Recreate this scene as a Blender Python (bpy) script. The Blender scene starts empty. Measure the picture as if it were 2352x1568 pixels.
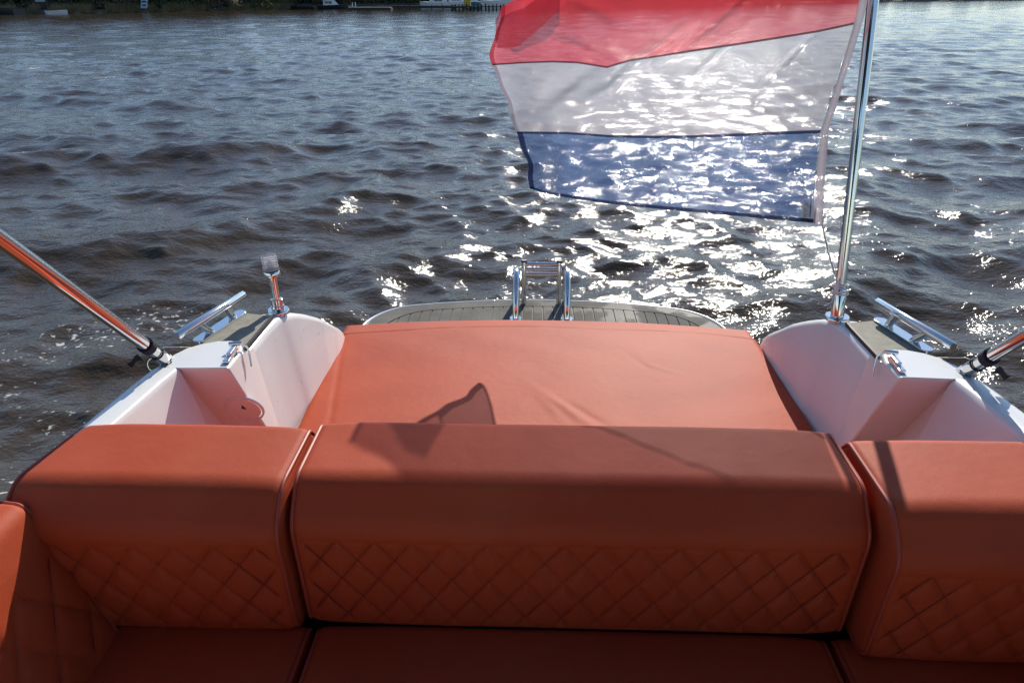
import bpy, bmesh, math, random
import numpy as np
from mathutils import Vector, Matrix

# ------------------------------------------------------------------ camera, sky, sun, exposure
SC = bpy.context.scene
COL = SC.collection
DECK = 0.87                      # side deck above the water; heights below are given from the deck ("d")
CAM = Vector((-0.0513, 0.0, DECK + 0.73))
YAW, PITCH, ROLL = math.radians(-1.96), math.radians(24.95), math.radians(-0.08)
F_PX, CX, CY = 1698.0, 1176.0, 784.0
SUN_AZ, SUN_EL = math.radians(12.2), math.radians(32.6)

_f = Vector((math.sin(YAW) * math.cos(PITCH), math.cos(YAW) * math.cos(PITCH), -math.sin(PITCH)))
_r = Vector((math.cos(YAW), -math.sin(YAW), 0.0))
_u = _r.cross(_f)
R_ = _r * math.cos(ROLL) + _u * math.sin(ROLL)
U_ = -_r * math.sin(ROLL) + _u * math.cos(ROLL)
cd = bpy.data.cameras.new('camera')
cd.sensor_width = 36.0
cd.lens = F_PX / 2352.0 * 36.0
cd.clip_start, cd.clip_end = 0.05, 4000.0
cam = bpy.data.objects.new('camera', cd)
cam.matrix_world = Matrix(((R_.x, U_.x, -_f.x, CAM.x), (R_.y, U_.y, -_f.y, CAM.y), (R_.z, U_.z, -_f.z, CAM.z), (0, 0, 0, 1)))
COL.objects.link(cam)
SC.camera = cam

world = bpy.data.worlds.new('World')
SC.world = world
world.use_nodes = True
wn = world.node_tree.nodes
wl = world.node_tree.links
wn.clear()
sky = wn.new('ShaderNodeTexSky')
sky.sky_type = 'NISHITA'
sky.sun_disc = False
sky.sun_elevation = SUN_EL
sky.sun_rotation = SUN_AZ
sky.air_density, sky.dust_density, sky.ozone_density = 1.0, 0.2, 3.2
bg = wn.new('ShaderNodeBackground')
bg.inputs['Strength'].default_value = 0.13
wo = wn.new('ShaderNodeOutputWorld')
wl.new(sky.outputs[0], bg.inputs['Color'])
wl.new(bg.outputs[0], wo.inputs['Surface'])

SUN = Vector((math.sin(SUN_AZ) * math.cos(SUN_EL), math.cos(SUN_AZ) * math.cos(SUN_EL), math.sin(SUN_EL)))
sl = bpy.data.lights.new('sun', 'SUN')
sl.energy = 4.9
sl.angle = math.radians(0.53)
sl.color = (1.0, 0.93, 0.82)
so = bpy.data.objects.new('sun', sl)
so.rotation_euler = (-SUN).to_track_quat('-Z', 'Y').to_euler()
so.location = (6, 30, 24)
COL.objects.link(so)

SC.view_settings.view_transform = 'Standard'
SC.view_settings.look = 'None'
SC.view_settings.exposure = 0.03
SC.view_settings.gamma = 1.0
SC.cycles.use_denoising = True
SC.cycles.denoising_prefilter = 'NONE'
SC.cycles.use_guiding = False
SC.cycles.max_bounces = 10
SC.cycles.transparent_max_bounces = 16
SC.cycles.caustics_reflective = False
SC.cycles.caustics_refractive = False
SC.cycles.sample_clamp_indirect = 3.0

random.seed(11)
RNG = np.random.default_rng(7)


# ------------------------------------------------------------------ helpers
def ray(px, py):
    return _f + R_ * ((px - CX) / F_PX) + U_ * ((CY - py) / F_PX)


def atY(px, py, y):                # the point of a sight line at a distance y aft of the camera
    d = ray(px, py)
    return CAM + d * ((y - CAM.y) / d.y)


def B(x, y, d):                    # boat coordinates: d is height from the deck
    return Vector((x, y, DECK + d))


def tag(o, label=None, cat=None, group=None, kind=None):
    if label: o['label'] = label
    if cat: o['category'] = cat
    if group: o['group'] = group
    if kind: o['kind'] = kind
    return o


def empty(name, loc=(0, 0, 0)):
    o = bpy.data.objects.new(name, None)
    o.location = loc
    COL.objects.link(o)
    return o


class MB:
    """collects shapes and links them as one mesh object"""
    def __init__(s):
        s.v, s.f, s.m = [], [], []

    def add(s, v, f):
        n = len(s.v)
        s.v += [tuple(p) for p in v]
        s.f += [tuple(i + n for i in q) for q in f]
        return s

    def box(s, c, h, rot=None):
        c = Vector(c)
        v = []
        for sx in (-1, 1):
            for sy in (-1, 1):
                for sz in (-1, 1):
                    p = Vector((sx * h[0], sy * h[1], sz * h[2]))
                    if rot: p = rot @ p
                    v.append(c + p)
        return s.add(v, [(0, 1, 3, 2), (4, 6, 7, 5), (0, 4, 5, 1), (2, 3, 7, 6), (0, 2, 6, 4), (1, 5, 7, 3)])

    def tube(s, pts, r, seg=14, caps=True, closed=False):
        pts = [Vector(p) for p in pts]
        n = len(pts)
        rr = r if isinstance(r, (list, tuple)) else [r] * n
        v, f = [], []
        ref = None
        for i, p in enumerate(pts):
            if closed:
                t = pts[(i + 1) % n] - pts[i - 1]
            else:
                t = pts[min(i + 1, n - 1)] - pts[max(i - 1, 0)]
            t.normalize()
            if ref is None:
                ref = Vector((0, 0, 1)) if abs(t.z) < .9 else Vector((1, 0, 0))
            a = ref - t * ref.dot(t)
            if a.length < 1e-6: a = t.orthogonal()
            a.normalize()
            ref = a
            b = t.cross(a)
            for k in range(seg):
                w = 2 * math.pi * k / seg
                v.append(p + (a * math.cos(w) + b * math.sin(w)) * rr[i])
        m = n if closed else n - 1
        for i in range(m):
            for k in range(seg):
                j = (i + 1) % n
                f.append((i * seg + k, i * seg + (k + 1) % seg, j * seg + (k + 1) % seg, j * seg + k))
        if caps and not closed:
            f.append(tuple(range(seg - 1, -1, -1)))
            f.append(tuple((n - 1) * seg + k for k in range(seg)))
        return s.add(v, f)

    def lathe(s, prof, base, axis=(0, 0, 1), seg=28, closed=False):
        axis = Vector(axis).normalized()
        a = axis.orthogonal().normalized()
        b = axis.cross(a)
        base = Vector(base)
        v, f = [], []
        for r, h in prof:
            for k in range(seg):
                w = 2 * math.pi * k / seg
                v.append(base + axis * h + (a * math.cos(w) + b * math.sin(w)) * max(r, 1e-5))
        n = len(prof)
        for i in range(n if closed else n - 1):
            for k in range(seg):
                j = (i + 1) % n
                f.append((i * seg + k, i * seg + (k + 1) % seg, j * seg + (k + 1) % seg, j * seg + k))
        return s.add(v, f)

    def grid(s, rows, wrap=False):
        nr, nc = len(rows), len(rows[0])
        v = [p for r in rows for p in r]
        f = []
        for i in range(nr - 1):
            for k in range(nc if wrap else nc - 1):
                k2 = (k + 1) % nc
                f.append((i * nc + k, i * nc + k2, (i + 1) * nc + k2, (i + 1) * nc + k))
        return s.add(v, f)

    def build(s, name, mat, parent=None, smooth=True, sharp=40, bevel=0.0, bseg=3, fixn=True, merge=False):
        me = bpy.data.meshes.new(name)
        me.from_pydata(s.v, [], s.f)
        if fixn or merge:
            bm = bmesh.new()
            bm.from_mesh(me)
            if merge: bmesh.ops.remove_doubles(bm, verts=bm.verts, dist=1e-5)
            if fixn: bmesh.ops.recalc_face_normals(bm, faces=bm.faces)
            bm.to_mesh(me)
            bm.free()
        if smooth:
            me.polygons.foreach_set('use_smooth', [True] * len(me.polygons))
            if sharp < 180 and not bevel: me.set_sharp_from_angle(angle=math.radians(sharp))
        me.materials.append(mat)
        o = bpy.data.objects.new(name, me)
        COL.objects.link(o)
        if parent:
            o.parent = parent
            o.matrix_parent_inverse = Matrix.Translation(-parent.location)
        if bevel:
            b = o.modifiers.new('bevel', 'BEVEL')
            b.width = bevel
            b.segments = bseg
            b.limit_method = 'ANGLE'
            b.angle_limit = math.radians(25)
            b.harden_normals = True
        return o


def arr_mesh(name, V, Fq, mat, parent=None, smooth=True):
    """fast quad mesh from numpy arrays"""
    me = bpy.data.meshes.new(name)
    nv, nf = len(V), len(Fq)
    k = Fq.shape[1]
    me.vertices.add(nv)
    me.vertices.foreach_set('co', np.ascontiguousarray(V, dtype=np.float32).ravel())
    me.loops.add(nf * k)
    me.loops.foreach_set('vertex_index', np.ascontiguousarray(Fq, dtype=np.int32).ravel())
    me.polygons.add(nf)
    me.polygons.foreach_set('loop_start', np.arange(0, nf * k, k, dtype=np.int32))
    me.polygons.foreach_set('use_smooth', np.full(nf, smooth))
    me.update(calc_edges=True)
    me.materials.append(mat)
    o = bpy.data.objects.new(name, me)
    COL.objects.link(o)
    if parent:
        o.parent = parent
        o.matrix_parent_inverse = Matrix.Translation(-parent.location)
    return o


def copy_tree(o, parent=None):
    c = o.copy()
    COL.objects.link(c)
    if parent: c.parent = parent
    for ch in o.children:
        copy_tree(ch, c)
    return c


# ------------------------------------------------------------------ materials
def new_mat(name):
    m = bpy.data.materials.new(name)
    m.use_nodes = True
    nt = m.node_tree
    return m, nt, nt.nodes['Principled BSDF']


def N(nt, kind, **kw):
    n = nt.nodes.new(kind)
    for k, v in kw.items():
        if k in n.inputs: n.inputs[k].default_value = v
        else: setattr(n, k, v)
    return n


def coord(nt, scale=(1, 1, 1), which='Object'):
    tc = N(nt, 'ShaderNodeTexCoord')
    mp = N(nt, 'ShaderNodeMapping')
    mp.inputs['Scale'].default_value = scale
    nt.links.new(tc.outputs[which], mp.inputs['Vector'])
    return mp.outputs['Vector']


def mix_noise(nt, bsdf, c1, c2, scale, detail=4, lo=.35, hi=.65, vec=None):
    v = vec or coord(nt)
    no = N(nt, 'ShaderNodeTexNoise', Scale=scale, Detail=detail)
    nt.links.new(v, no.inputs['Vector'])
    cr = N(nt, 'ShaderNodeValToRGB')
    cr.color_ramp.elements[0].position, cr.color_ramp.elements[1].position = lo, hi
    cr.color_ramp.elements[0].color = (*c1, 1)
    cr.color_ramp.elements[1].color = (*c2, 1)
    nt.links.new(no.outputs['Fac'], cr.inputs['Fac'])
    nt.links.new(cr.outputs['Color'], bsdf.inputs['Base Color'])
    return cr


def bump(nt, bsdf, layers):
    prev = None
    for scale, dist, strength, detail, vec in layers:
        no = N(nt, 'ShaderNodeTexNoise', Scale=scale, Detail=detail)
        nt.links.new(vec, no.inputs['Vector'])
        b = N(nt, 'ShaderNodeBump', Strength=strength, Distance=dist)
        nt.links.new(no.outputs['Fac'], b.inputs['Height'])
        if prev: nt.links.new(prev.outputs['Normal'], b.inputs['Normal'])
        prev = b
    nt.links.new(prev.outputs['Normal'], bsdf.inputs['Normal'])


def simple(name, col, rough=.5, metal=0., spec=.5, coat=0.):
    m, nt, b = new_mat(name)
    b.inputs['Base Color'].default_value = (*col, 1)
    b.inputs['Roughness'].default_value = rough
    b.inputs['Metallic'].default_value = metal
    b.inputs['Specular IOR Level'].default_value = spec
    if coat:
        b.inputs['Coat Weight'].default_value = coat
        b.inputs['Coat Roughness'].default_value = .05
    return m


M = {}
# upholstery
m, nt, b = new_mat('upholstery')
mix_noise(nt, b, (.415, .0565, .0165), (.475, .073, .023), 3.0, 6)
v = coord(nt)
cr0 = b.inputs['Base Color'].links[0].from_socket
dn = N(nt, 'ShaderNodeTexNoise', Scale=2.3, Detail=9, Roughness=.68)
nt.links.new(v, dn.inputs['Vector'])
dr_ = N(nt, 'ShaderNodeMapRange')
dr_.inputs['From Min'].default_value, dr_.inputs['From Max'].default_value = .50, .78
dr_.inputs['To Max'].default_value = .22
nt.links.new(dn.outputs['Fac'], dr_.inputs['Value'])
mxc = N(nt, 'ShaderNodeMix', data_type='RGBA')
nt.links.new(dr_.outputs[0], mxc.inputs['Factor'])
nt.links.new(cr0, mxc.inputs[6])
mxc.inputs[7].default_value = (.44, .16, .085, 1)
nt.links.new(mxc.outputs[2], b.inputs['Base Color'])
bump(nt, b, [(5, .010, .25, 3, v), (38, .0022, .30, 4, v), (900, .0006, .5, 2, v)])
b.inputs['Roughness'].default_value = .60
b.inputs['Specular IOR Level'].default_value = .22
b.inputs['Sheen Weight'].default_value = .03
b.inputs['Sheen Roughness'].default_value = .4
M['vinyl'] = m
M['thread'] = simple('thread', (.27, .042, .02), .7)
M['piping'] = simple('piping', (.40, .062, .032), .5)
# white gelcoat
m, nt, b = new_mat('gelcoat')
mix_noise(nt, b, (.80, .80, .785), (.84, .84, .83), 6, 6)
v = coord(nt)
bump(nt, b, [(9, .004, .08, 3, v), (260, .0006, .08, 2, v)])
b.inputs['Roughness'].default_value = .30
b.inputs['Coat Weight'].default_value = .25
b.inputs['Coat Roughness'].default_value = .08
M['gel'] = m
# stainless
m, nt, b = new_mat('stainless')
b.inputs['Base Color'].default_value = (.78, .78, .77, 1)
b.inputs['Metallic'].default_value = 1
b.inputs['Roughness'].default_value = .09
v = coord(nt)
bump(nt, b, [(30, .001, .05, 2, v)])
M['steel'] = m
# anti-slip and planks
m, nt, b = new_mat('antislip')
mix_noise(nt, b, (.25, .235, .19), (.32, .305, .25), 40, 8)
v = coord(nt)
bump(nt, b, [(700, .0006, .6, 2, v)])
b.inputs['Roughness'].default_value = .8
M['anti'] = m
m, nt, b = new_mat('deck_plank')
mix_noise(nt, b, (.150, .140, .122), (.205, .195, .172), 7, 8)
v = coord(nt, (60, 3, 1))
bump(nt, b, [(4, .0008, .4, 4, v)])
no = N(nt, 'ShaderNodeTexNoise', Scale=5.5, Detail=5)
nt.links.new(coord(nt), no.inputs['Vector'])
mr = N(nt, 'ShaderNodeMapRange')
mr.inputs['From Min'].default_value, mr.inputs['From Max'].default_value = .48, .53
mr.inputs['To Min'].default_value, mr.inputs['To Max'].default_value = .75, .42
nt.links.new(no.outputs['Fac'], mr.inputs['Value'])
nt.links.new(mr.outputs[0], b.inputs['Roughness'])
b.inputs['Specular IOR Level'].default_value = .03
M['plank'] = m
M['caulk'] = simple('caulk', (.012, .012, .013), .6)
M['rubber'] = simple('rubber', (.03, .03, .035), .5)
M['strap'] = simple('strap', (.012, .014, .03), .85)
M['canvas'] = simple('canvas', (.035, .045, .08), .9)
M['plastic'] = simple('plastic', (.62, .60, .66), .35)
M['mark'] = simple('mark', (.03, .03, .035), .5)
M['cord'] = simple('cord', (.75, .75, .74), .7)
m, nt, b = new_mat('clear_lens')
b.inputs['Base Color'].default_value = (.97, .98, 1, 1)
b.inputs['Transmission Weight'].default_value = .95
b.inputs['Roughness'].default_value = .08
b.inputs['IOR'].default_value = 1.42
tl = N(nt, 'ShaderNodeBsdfTranslucent')
tl.inputs['Color'].default_value = (.9, .93, 1, 1)
ms = N(nt, 'ShaderNodeMixShader')
ms.inputs[0].default_value = .65
nt.links.new(b.outputs[0], ms.inputs[1])
nt.links.new(tl.outputs[0], ms.inputs[2])
nt.links.new(ms.outputs[0], nt.nodes['Material Output'].inputs['Surface'])
M['lens'] = m
m, nt, b = new_mat('drop')
b.inputs['Base Color'].default_value = (.95, .96, 1, 1)  # opaque white stands in for light refracted through the drops
b.inputs['Transmission Weight'].default_value = .0
b.inputs['Roughness'].default_value = .05
b.inputs['IOR'].default_value = 1.33
M['drop'] = m


def cloth(name, col, through, clear):
    """thin woven flag cloth: partly see-through, partly glowing with the light behind it"""
    m = bpy.data.materials.new(name)
    m.use_nodes = True
    nt = m.node_tree
    nt.nodes.clear()
    out = N(nt, 'ShaderNodeOutputMaterial')
    tr = N(nt, 'ShaderNodeBsdfTransparent')
    tr.inputs['Color'].default_value = (*[min(1, c * .32 + .66) for c in col], 1)
    di = N(nt, 'ShaderNodeBsdfDiffuse')
    di.inputs['Color'].default_value = (*[c * .8 for c in col], 1)
    tl = N(nt, 'ShaderNodeBsdfTranslucent')
    tl.inputs['Color'].default_value = (*col, 1)
    mx = N(nt, 'ShaderNodeMixShader')
    mx.inputs[0].default_value = through
    nt.links.new(di.outputs[0], mx.inputs[1])
    nt.links.new(tl.outputs[0], mx.inputs[2])
    m2 = N(nt, 'ShaderNodeMixShader')
    v = coord(nt)
    no = N(nt, 'ShaderNodeTexNoise', Scale=14, Detail=3)
    nt.links.new(v, no.inputs['Vector'])
    mr = N(nt, 'ShaderNodeMapRange')
    mr.inputs['To Min'].default_value, mr.inputs['To Max'].default_value = clear * .85, clear * 1.15
    nt.links.new(no.outputs['Fac'], mr.inputs['Value'])
    nt.links.new(mr.outputs[0], m2.inputs[0])
    nt.links.new(mx.outputs[0], m2.inputs[1])
    nt.links.new(tr.outputs[0], m2.inputs[2])
    nt.links.new(m2.outputs[0], out.inputs['Surface'])
    return m


M['f_red'] = cloth('flag_red', (.70, .065, .09), .70, .45)
M['f_white'] = cloth('flag_white', (.56, .54, .585), .66, .44)
M['f_blue'] = cloth('flag_blue', (.095, .165, .36), .68, .44)
M['f_hem'] = cloth('flag_hem', (.025, .02, .05), .5, .36)  # near-black in both hems stands for backlight lost in doubled cloth
M['f_hemblue'] = cloth('flag_hem_blue', (.025, .04, .12), .5, .2)
M['f_fold'] = cloth('flag_fold', (.45, .04, .07), .6, .5)  # darker copy of the red, for backlight dimmed by doubled layers
M['f_sleeve'] = cloth('flag_sleeve', (.42, .40, .46), .55, .08)
M['f_label'] = cloth('flag_label', (.55, .55, .55), .5, .04)

# water
m, nt, b = new_mat('lake_water')
b.inputs['Base Color'].default_value = (.058, .040, .022, 1)
b.inputs['Roughness'].default_value = .08
b.inputs['IOR'].default_value = 1.333
v1 = coord(nt, (.75, 1.15, 1))
v2 = coord(nt, (.9, 1.05, 1))
bump(nt, b, [(1.3, .12, .35, 3, v1), (4.6, .042, .40, 3, v1), (9, .020, .42, 3, v2), (24, .0105, .50, 3, v2), (60, .0050, .68, 2, v2)])
at = N(nt, 'ShaderNodeAttribute', attribute_name='foam')
no = N(nt, 'ShaderNodeTexNoise', Scale=26, Detail=3)
nt.links.new(coord(nt), no.inputs['Vector'])
mt = N(nt, 'ShaderNodeMath', operation='MULTIPLY_ADD')
nt.links.new(no.outputs['Fac'], mt.inputs[0])
mt.inputs[1].default_value = 1.6
mt.inputs[2].default_value = -1.25
m3 = N(nt, 'ShaderNodeMath', operation='ADD')
nt.links.new(mt.outputs[0], m3.inputs[0])
nt.links.new(at.outputs['Fac'], m3.inputs[1])
mr = N(nt, 'ShaderNodeMapRange')
mr.inputs['From Min'].default_value, mr.inputs['From Max'].default_value = .0, .16
nt.links.new(m3.outputs[0], mr.inputs['Value'])
fo = N(nt, 'ShaderNodeBsdfDiffuse')
fo.inputs['Color'].default_value = (.62, .62, .58, 1)
ms = N(nt, 'ShaderNodeMixShader')
nt.links.new(mr.outputs[0], ms.inputs[0])
nt.links.new(b.outputs[0], ms.inputs[1])
nt.links.new(fo.outputs[0], ms.inputs[2])
nt.links.new(ms.outputs[0], nt.nodes['Material Output'].inputs['Surface'])
M['water'] = m

m, nt, b = new_mat('bank_soil')
mix_noise(nt, b, (.05, .042, .032), (.13, .11, .065), .8, 6)
b.inputs['Roughness'].default_value = .95
M['soil'] = m


def leaf_mat(name, c1, c2):
    m, nt, b = new_mat(name)
    cr = mix_noise(nt, b, c1, c2, .9, 4)
    b.inputs['Roughness'].default_value = .6
    b.inputs['Specular IOR Level'].default_value = .25
    tl = N(nt, 'ShaderNodeBsdfTranslucent')
    nt.links.new(cr.outputs['Color'], tl.inputs['Color'])
    ms = N(nt, 'ShaderNodeMixShader')
    ms.inputs[0].default_value = .42
    nt.links.new(b.outputs[0], ms.inputs[1])
    nt.links.new(tl.outputs[0], ms.inputs[2])
    nt.links.new(ms.outputs[0], nt.nodes['Material Output'].inputs['Surface'])
    return m


M['leaf'] = [leaf_mat('leaf_dark', (.065, .095, .07), (.12, .155, .09)), leaf_mat('leaf_mid', (.08, .11, .06), (.16, .19, .08)),
             leaf_mat('leaf_brown', (.13, .11, .085), (.21, .18, .12))]
M['reed'] = leaf_mat('reed', (.24, .19, .10), (.36, .30, .16))
M['bark'] = simple('bark', (.09, .075, .06), .9)
M['timber'] = simple('timber', (.045, .038, .032), .85)
M['timber_light'] = simple('timber_light', (.30, .29, .27), .7)
M['boat_white'] = simple('boat_white', (.72, .73, .74), .3)
M['boat_blue'] = simple('boat_blue', (.04, .16, .24), .35)
M['boat_dark'] = simple('boat_dark', (.02, .022, .03), .4)
M['glass'] = simple('window_glass', (.02, .025, .03), .06)
M['yellow'] = simple('yellow_paint', (.42, .33, .05), .6)
M['bluegrey'] = simple('blue_grey_paint', (.30, .40, .45), .6)


# ------------------------------------------------------------------ water: one wavy sheet, finer near the boat
def build_water():
    q = .0052
    rr = [.35]
    while rr[-1] < 1500:
        rr.append(rr[-1] * (1 + q) + .0035)
    rr = np.array(rr)
    th = np.concatenate([np.arange(-62, 62, math.degrees(q) * 1.05), np.arange(62, 298, 3.0)])
    th = np.radians(th)
    R, T = np.meshgrid(rr, th, indexing='ij')
    X0, Y0 = R * np.sin(T), R * np.cos(T)
    X, Y, Z = X0.copy(), Y0.copy(), np.zeros_like(X0)
    cell = np.gradient(rr)
    rng = np.random.default_rng(5)
    waves = []
    for lam, n, s in ((3.0, 6, .011), (1.9, 8, .013), (1.25, 12, .018), (.80, 14, .026), (.5, 18, .032), (.31, 20, .031), (.19, 20, .025), (.12, 18, .021)):
        for i in range(n):
            l = lam * rng.uniform(.78, 1.28)
            a = rng.normal(math.radians(8), math.radians(30 if lam > .8 else 46))
            waves.append((l, a, s * rng.uniform(.6, 1.4) * l / (2 * math.pi), rng.uniform(0, 6.283)))
    wake = np.exp(-(X0 / (.75 + .16 * np.maximum(Y0 - 2, 0))) ** 2) * np.exp(-np.maximum(Y0 - 2.5, 0) / 7.0) * (Y0 > 0)
    # groups of waves: the chop comes and goes over the surface
    grp = 1 + .35 * np.sin(X0 * .55 + 1.3 * np.sin(Y0 * .31)) * np.sin(Y0 * .47 + .8 + np.sin(X0 * .23))
    for l, a, amp, ph in waves:
        k = 2 * math.pi / l
        i1 = int(np.searchsorted(cell, l / 2.6))
        if i1 < 3: continue
        fade = np.clip((l / 2.6 - cell[:i1]) / (l / 2.6 * .5), 0, 1)[:, None]
        c, s_ = math.sin(a), math.cos(a)
        p = k * (X0[:i1] * c + Y0[:i1] * s_) + ph
        w = amp * fade * (grp[:i1] if l > .5 else 1) * (1 - (.5 if l > .8 else (.0 if l > .4 else -.7)) * wake[:i1])
        Z[:i1] += w * np.cos(p)
        ch = 1.0 if l > .3 else .7
        X[:i1] -= ch * w * c * np.sin(p)
        Y[:i1] -= ch * w * s_ * np.sin(p)

    # waves of the boat's own wake: long oblique crests either side
    def ridge(pts, h, w):
        d2 = np.full(X0.shape, 1e9)
        for (x1, y1), (x2, y2) in zip(pts[:-1], pts[1:]):
            ex, ey = x2 - x1, y2 - y1
            t = np.clip(((X0 - x1) * ex + (Y0 - y1) * ey) / (ex * ex + ey * ey), 0, 1)
            d2 = np.minimum(d2, (X0 - x1 - t * ex) ** 2 + (Y0 - y1 - t * ey) ** 2)
        d = np.sqrt(d2)
        return h * (np.exp(-(d / w) ** 2) - .45 * np.exp(-((d - 2.0 * w) / (1.1 * w)) ** 2))
    near = R < 40
    dz = ridge([(-7.2, 7.2), (-5.5, 7.9), (-4.5, 8.3), (-3.3, 8.4)], 0.105, .40)
    dz += ridge([(-4.4, 4.5), (-3.2, 4.85), (-2.6, 5.15), (-1.9, 5.9), (-1.6, 6.7)], 0.056, .34)
    dz += ridge([(-2.6, 3.1), (-1.7, 3.5), (-1.15, 4.1), (-.8, 4.9)], 0.031, .25)
    dz += ridge([(1.5, 3.6), (2.1, 4.6), (2.6, 5.8), (2.9, 7.2)], 0.037, .3)
    dz += ridge([(2.6, 3.4), (3.4, 4.6), (4.4, 6.4)], 0.043, .33)
    dz += ridge([(-8.4, 13), (-7, 12.7), (-6, 12.4)], 0.081, .4)
    Z += np.where(near, dz, 0)
    # calm it where the hull lies
    hull = (np.abs(X0) < 1.02) & (Y0 < 2.15)
    edge = np.clip(np.maximum(np.abs(X0) - .85, Y0 - 2.0) / .5, 0, 1)
    edge = np.where((Y0 < -4) | (np.abs(X0) > 1.35) | (Y0 > 2.5), 1, edge)
    edge = edge * edge * (3 - 2 * edge)
    Z *= .12 + .88 * edge
    X = X0 + (X - X0) * edge
    Y = Y0 + (Y - Y0) * edge
    nr, nt_ = X.shape
    V = np.stack([X, Y, Z], -1).reshape(-1, 3)
    idx = np.arange(nr * nt_).reshape(nr, nt_)
    a = idx[:-1]
    bq = idx[1:]
    Fq = np.stack([a, bq, np.roll(bq, -1, 1), np.roll(a, -1, 1)], -1).reshape(-1, 4)
    # reverse so that normals point up
    Fq = Fq[:, ::-1]
    o = arr_mesh('water', V, Fq, M['water'])
    # foam: sharp crests and a few flecks off the quarter
    gy, gx = np.gradient(Z, axis=(0, 1))
    foam = np.clip((Z - .13) / .10, 0, 1) * .8
    for (fx, fy, fr, fs) in ((-6.4, 12.55, .10, .75), (-5.6, 7.85, .07, .8), (3.4, 6.1, .2, .42), (-9.6, 17, .2, .6), (-12.5, 19, .2, .6), (-3.0, 22, .2, .5)):
        foam = np.maximum(foam, fs * np.exp(-((X0 - fx) / (fr * 1.8)) ** 2 - ((Y0 - fy) / fr) ** 2))
    rg = np.random.default_rng(3)
    for i in range(26):
        fx, fy = rg.uniform(-3.4, -1.35), rg.uniform(1.3, 3.8)
        if fx > -1.2 - .12 * fy: continue
        fr = rg.uniform(.08, .28)
        foam = np.maximum(foam, rg.uniform(.27, .38) * np.exp(-((X0 - fx) / (fr * 1.3)) ** 2 - ((Y0 - fy) / fr) ** 2))
    at = o.data.attributes.new('foam', 'FLOAT', 'POINT')
    at.data.foreach_set('value', foam.astype(np.float32).ravel())
    tag(o, kind='structure')
    return o


build_water()

# ------------------------------------------------------------------ far shore
SHORE = [(-190, 40), (-120, 62), (-85, 74), (-57, 83.5), (-48.8, 88), (-45, 98), (-37.5, 118), (-24, 120), (-8.8, 121), (14, 135), (48, 177), (136, 312), (238, 410), (420, 520), (700, 600)]


def shore_at(t):
    t = max(0, min(len(SHORE) - 1.0001, t))
    i = int(t)
    f = t - i
    return Vector((SHORE[i][0] + (SHORE[i + 1][0] - SHORE[i][0]) * f, SHORE[i][1] + (SHORE[i + 1][1] - SHORE[i][1]) * f, 0))


rows = []
for j in range(0, 281):
    t = j / 20
    p = shore_at(t)
    n = Vector((p.x * .25, p.y, 0)).normalized()
    jit = .5 * math.sin(t * 23) + .4 * math.sin(t * 51)
    prof = [(-1.2, -.8), (jit, .02), (jit + .35, .28 + .05 * math.sin(t * 37)), (2.5, .45), (8, .8), (40, 1.2), (160, 1.5)]
    rows.append([p + n * a + Vector((0, 0, h)) for a, h in prof])
tag(MB().grid(rows).build('bank', M['soil'], sharp=180), kind='structure')


def leaf_cloud(name, mat, parent, n, rad, height, base, leaf, seed, cone=.0):
    rg = np.random.default_rng(seed)
    nb = 26
    cb = np.stack([rg.normal(0, .48, nb), rg.normal(0, .48, nb), rg.uniform(0, 1, nb)], 1)
    k = rg.integers(0, nb, n)
    c = cb[k] + rg.normal(0, 1, (n, 3)) * np.array([.21, .21, .085])
    w = (1 - cone * c[:, 2:3])
    P = np.concatenate([c[:, :2] * rad * w, base + np.clip(c[:, 2:3], -.06, 1.1) * height], 1)
    a = rg.normal(0, 1, (n, 3))
    a /= np.linalg.norm(a, axis=1)[:, None]
    bb = np.cross(a, rg.normal(0, 1, (n, 3)))
    bb /= np.linalg.norm(bb, axis=1)[:, None]
    s = leaf * rg.uniform(.6, 1.4, (n, 1))
    V = np.stack([P - a * s, P - bb * s * .5, P + a * s, P + bb * s * .5], 1).reshape(-1, 3)
    Fq = np.arange(n * 4).reshape(n, 4)
    return arr_mesh(name, V, Fq, mat, parent, smooth=False)


def make_tree(kind, seed):
    rg = random.Random(seed)
    root = empty('bank_tree')
    h = (8.5, 6.5, 4.2)[kind]
    mb = MB()
    mb.tube([(0, 0, -.3), (.05, 0, h * .3), (-.1, .1, h * .65), (0, 0, h * .95)], [.16 * h / 7, .13 * h / 7, .08, .02], 8)
    for i in range(9):
        z = h * rg.uniform(.12, .75)
        w = rg.uniform(0, 6.28)
        l = h * rg.uniform(.16, .3)
        mb.tube([(0, 0, z), (math.cos(w) * l * .6, math.sin(w) * l * .6, z + l * .3), (math.cos(w) * l, math.sin(w) * l, z + l * .7)], [.05, .035, .01], 6)
    mb.build('trunk', M['bark'], root)
    leaf_cloud('crown', M['leaf'][kind], root, 3600, (2.6, 2.5, 2.1)[kind], h * .95, .35, .17, seed, .55)
    return root


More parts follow.
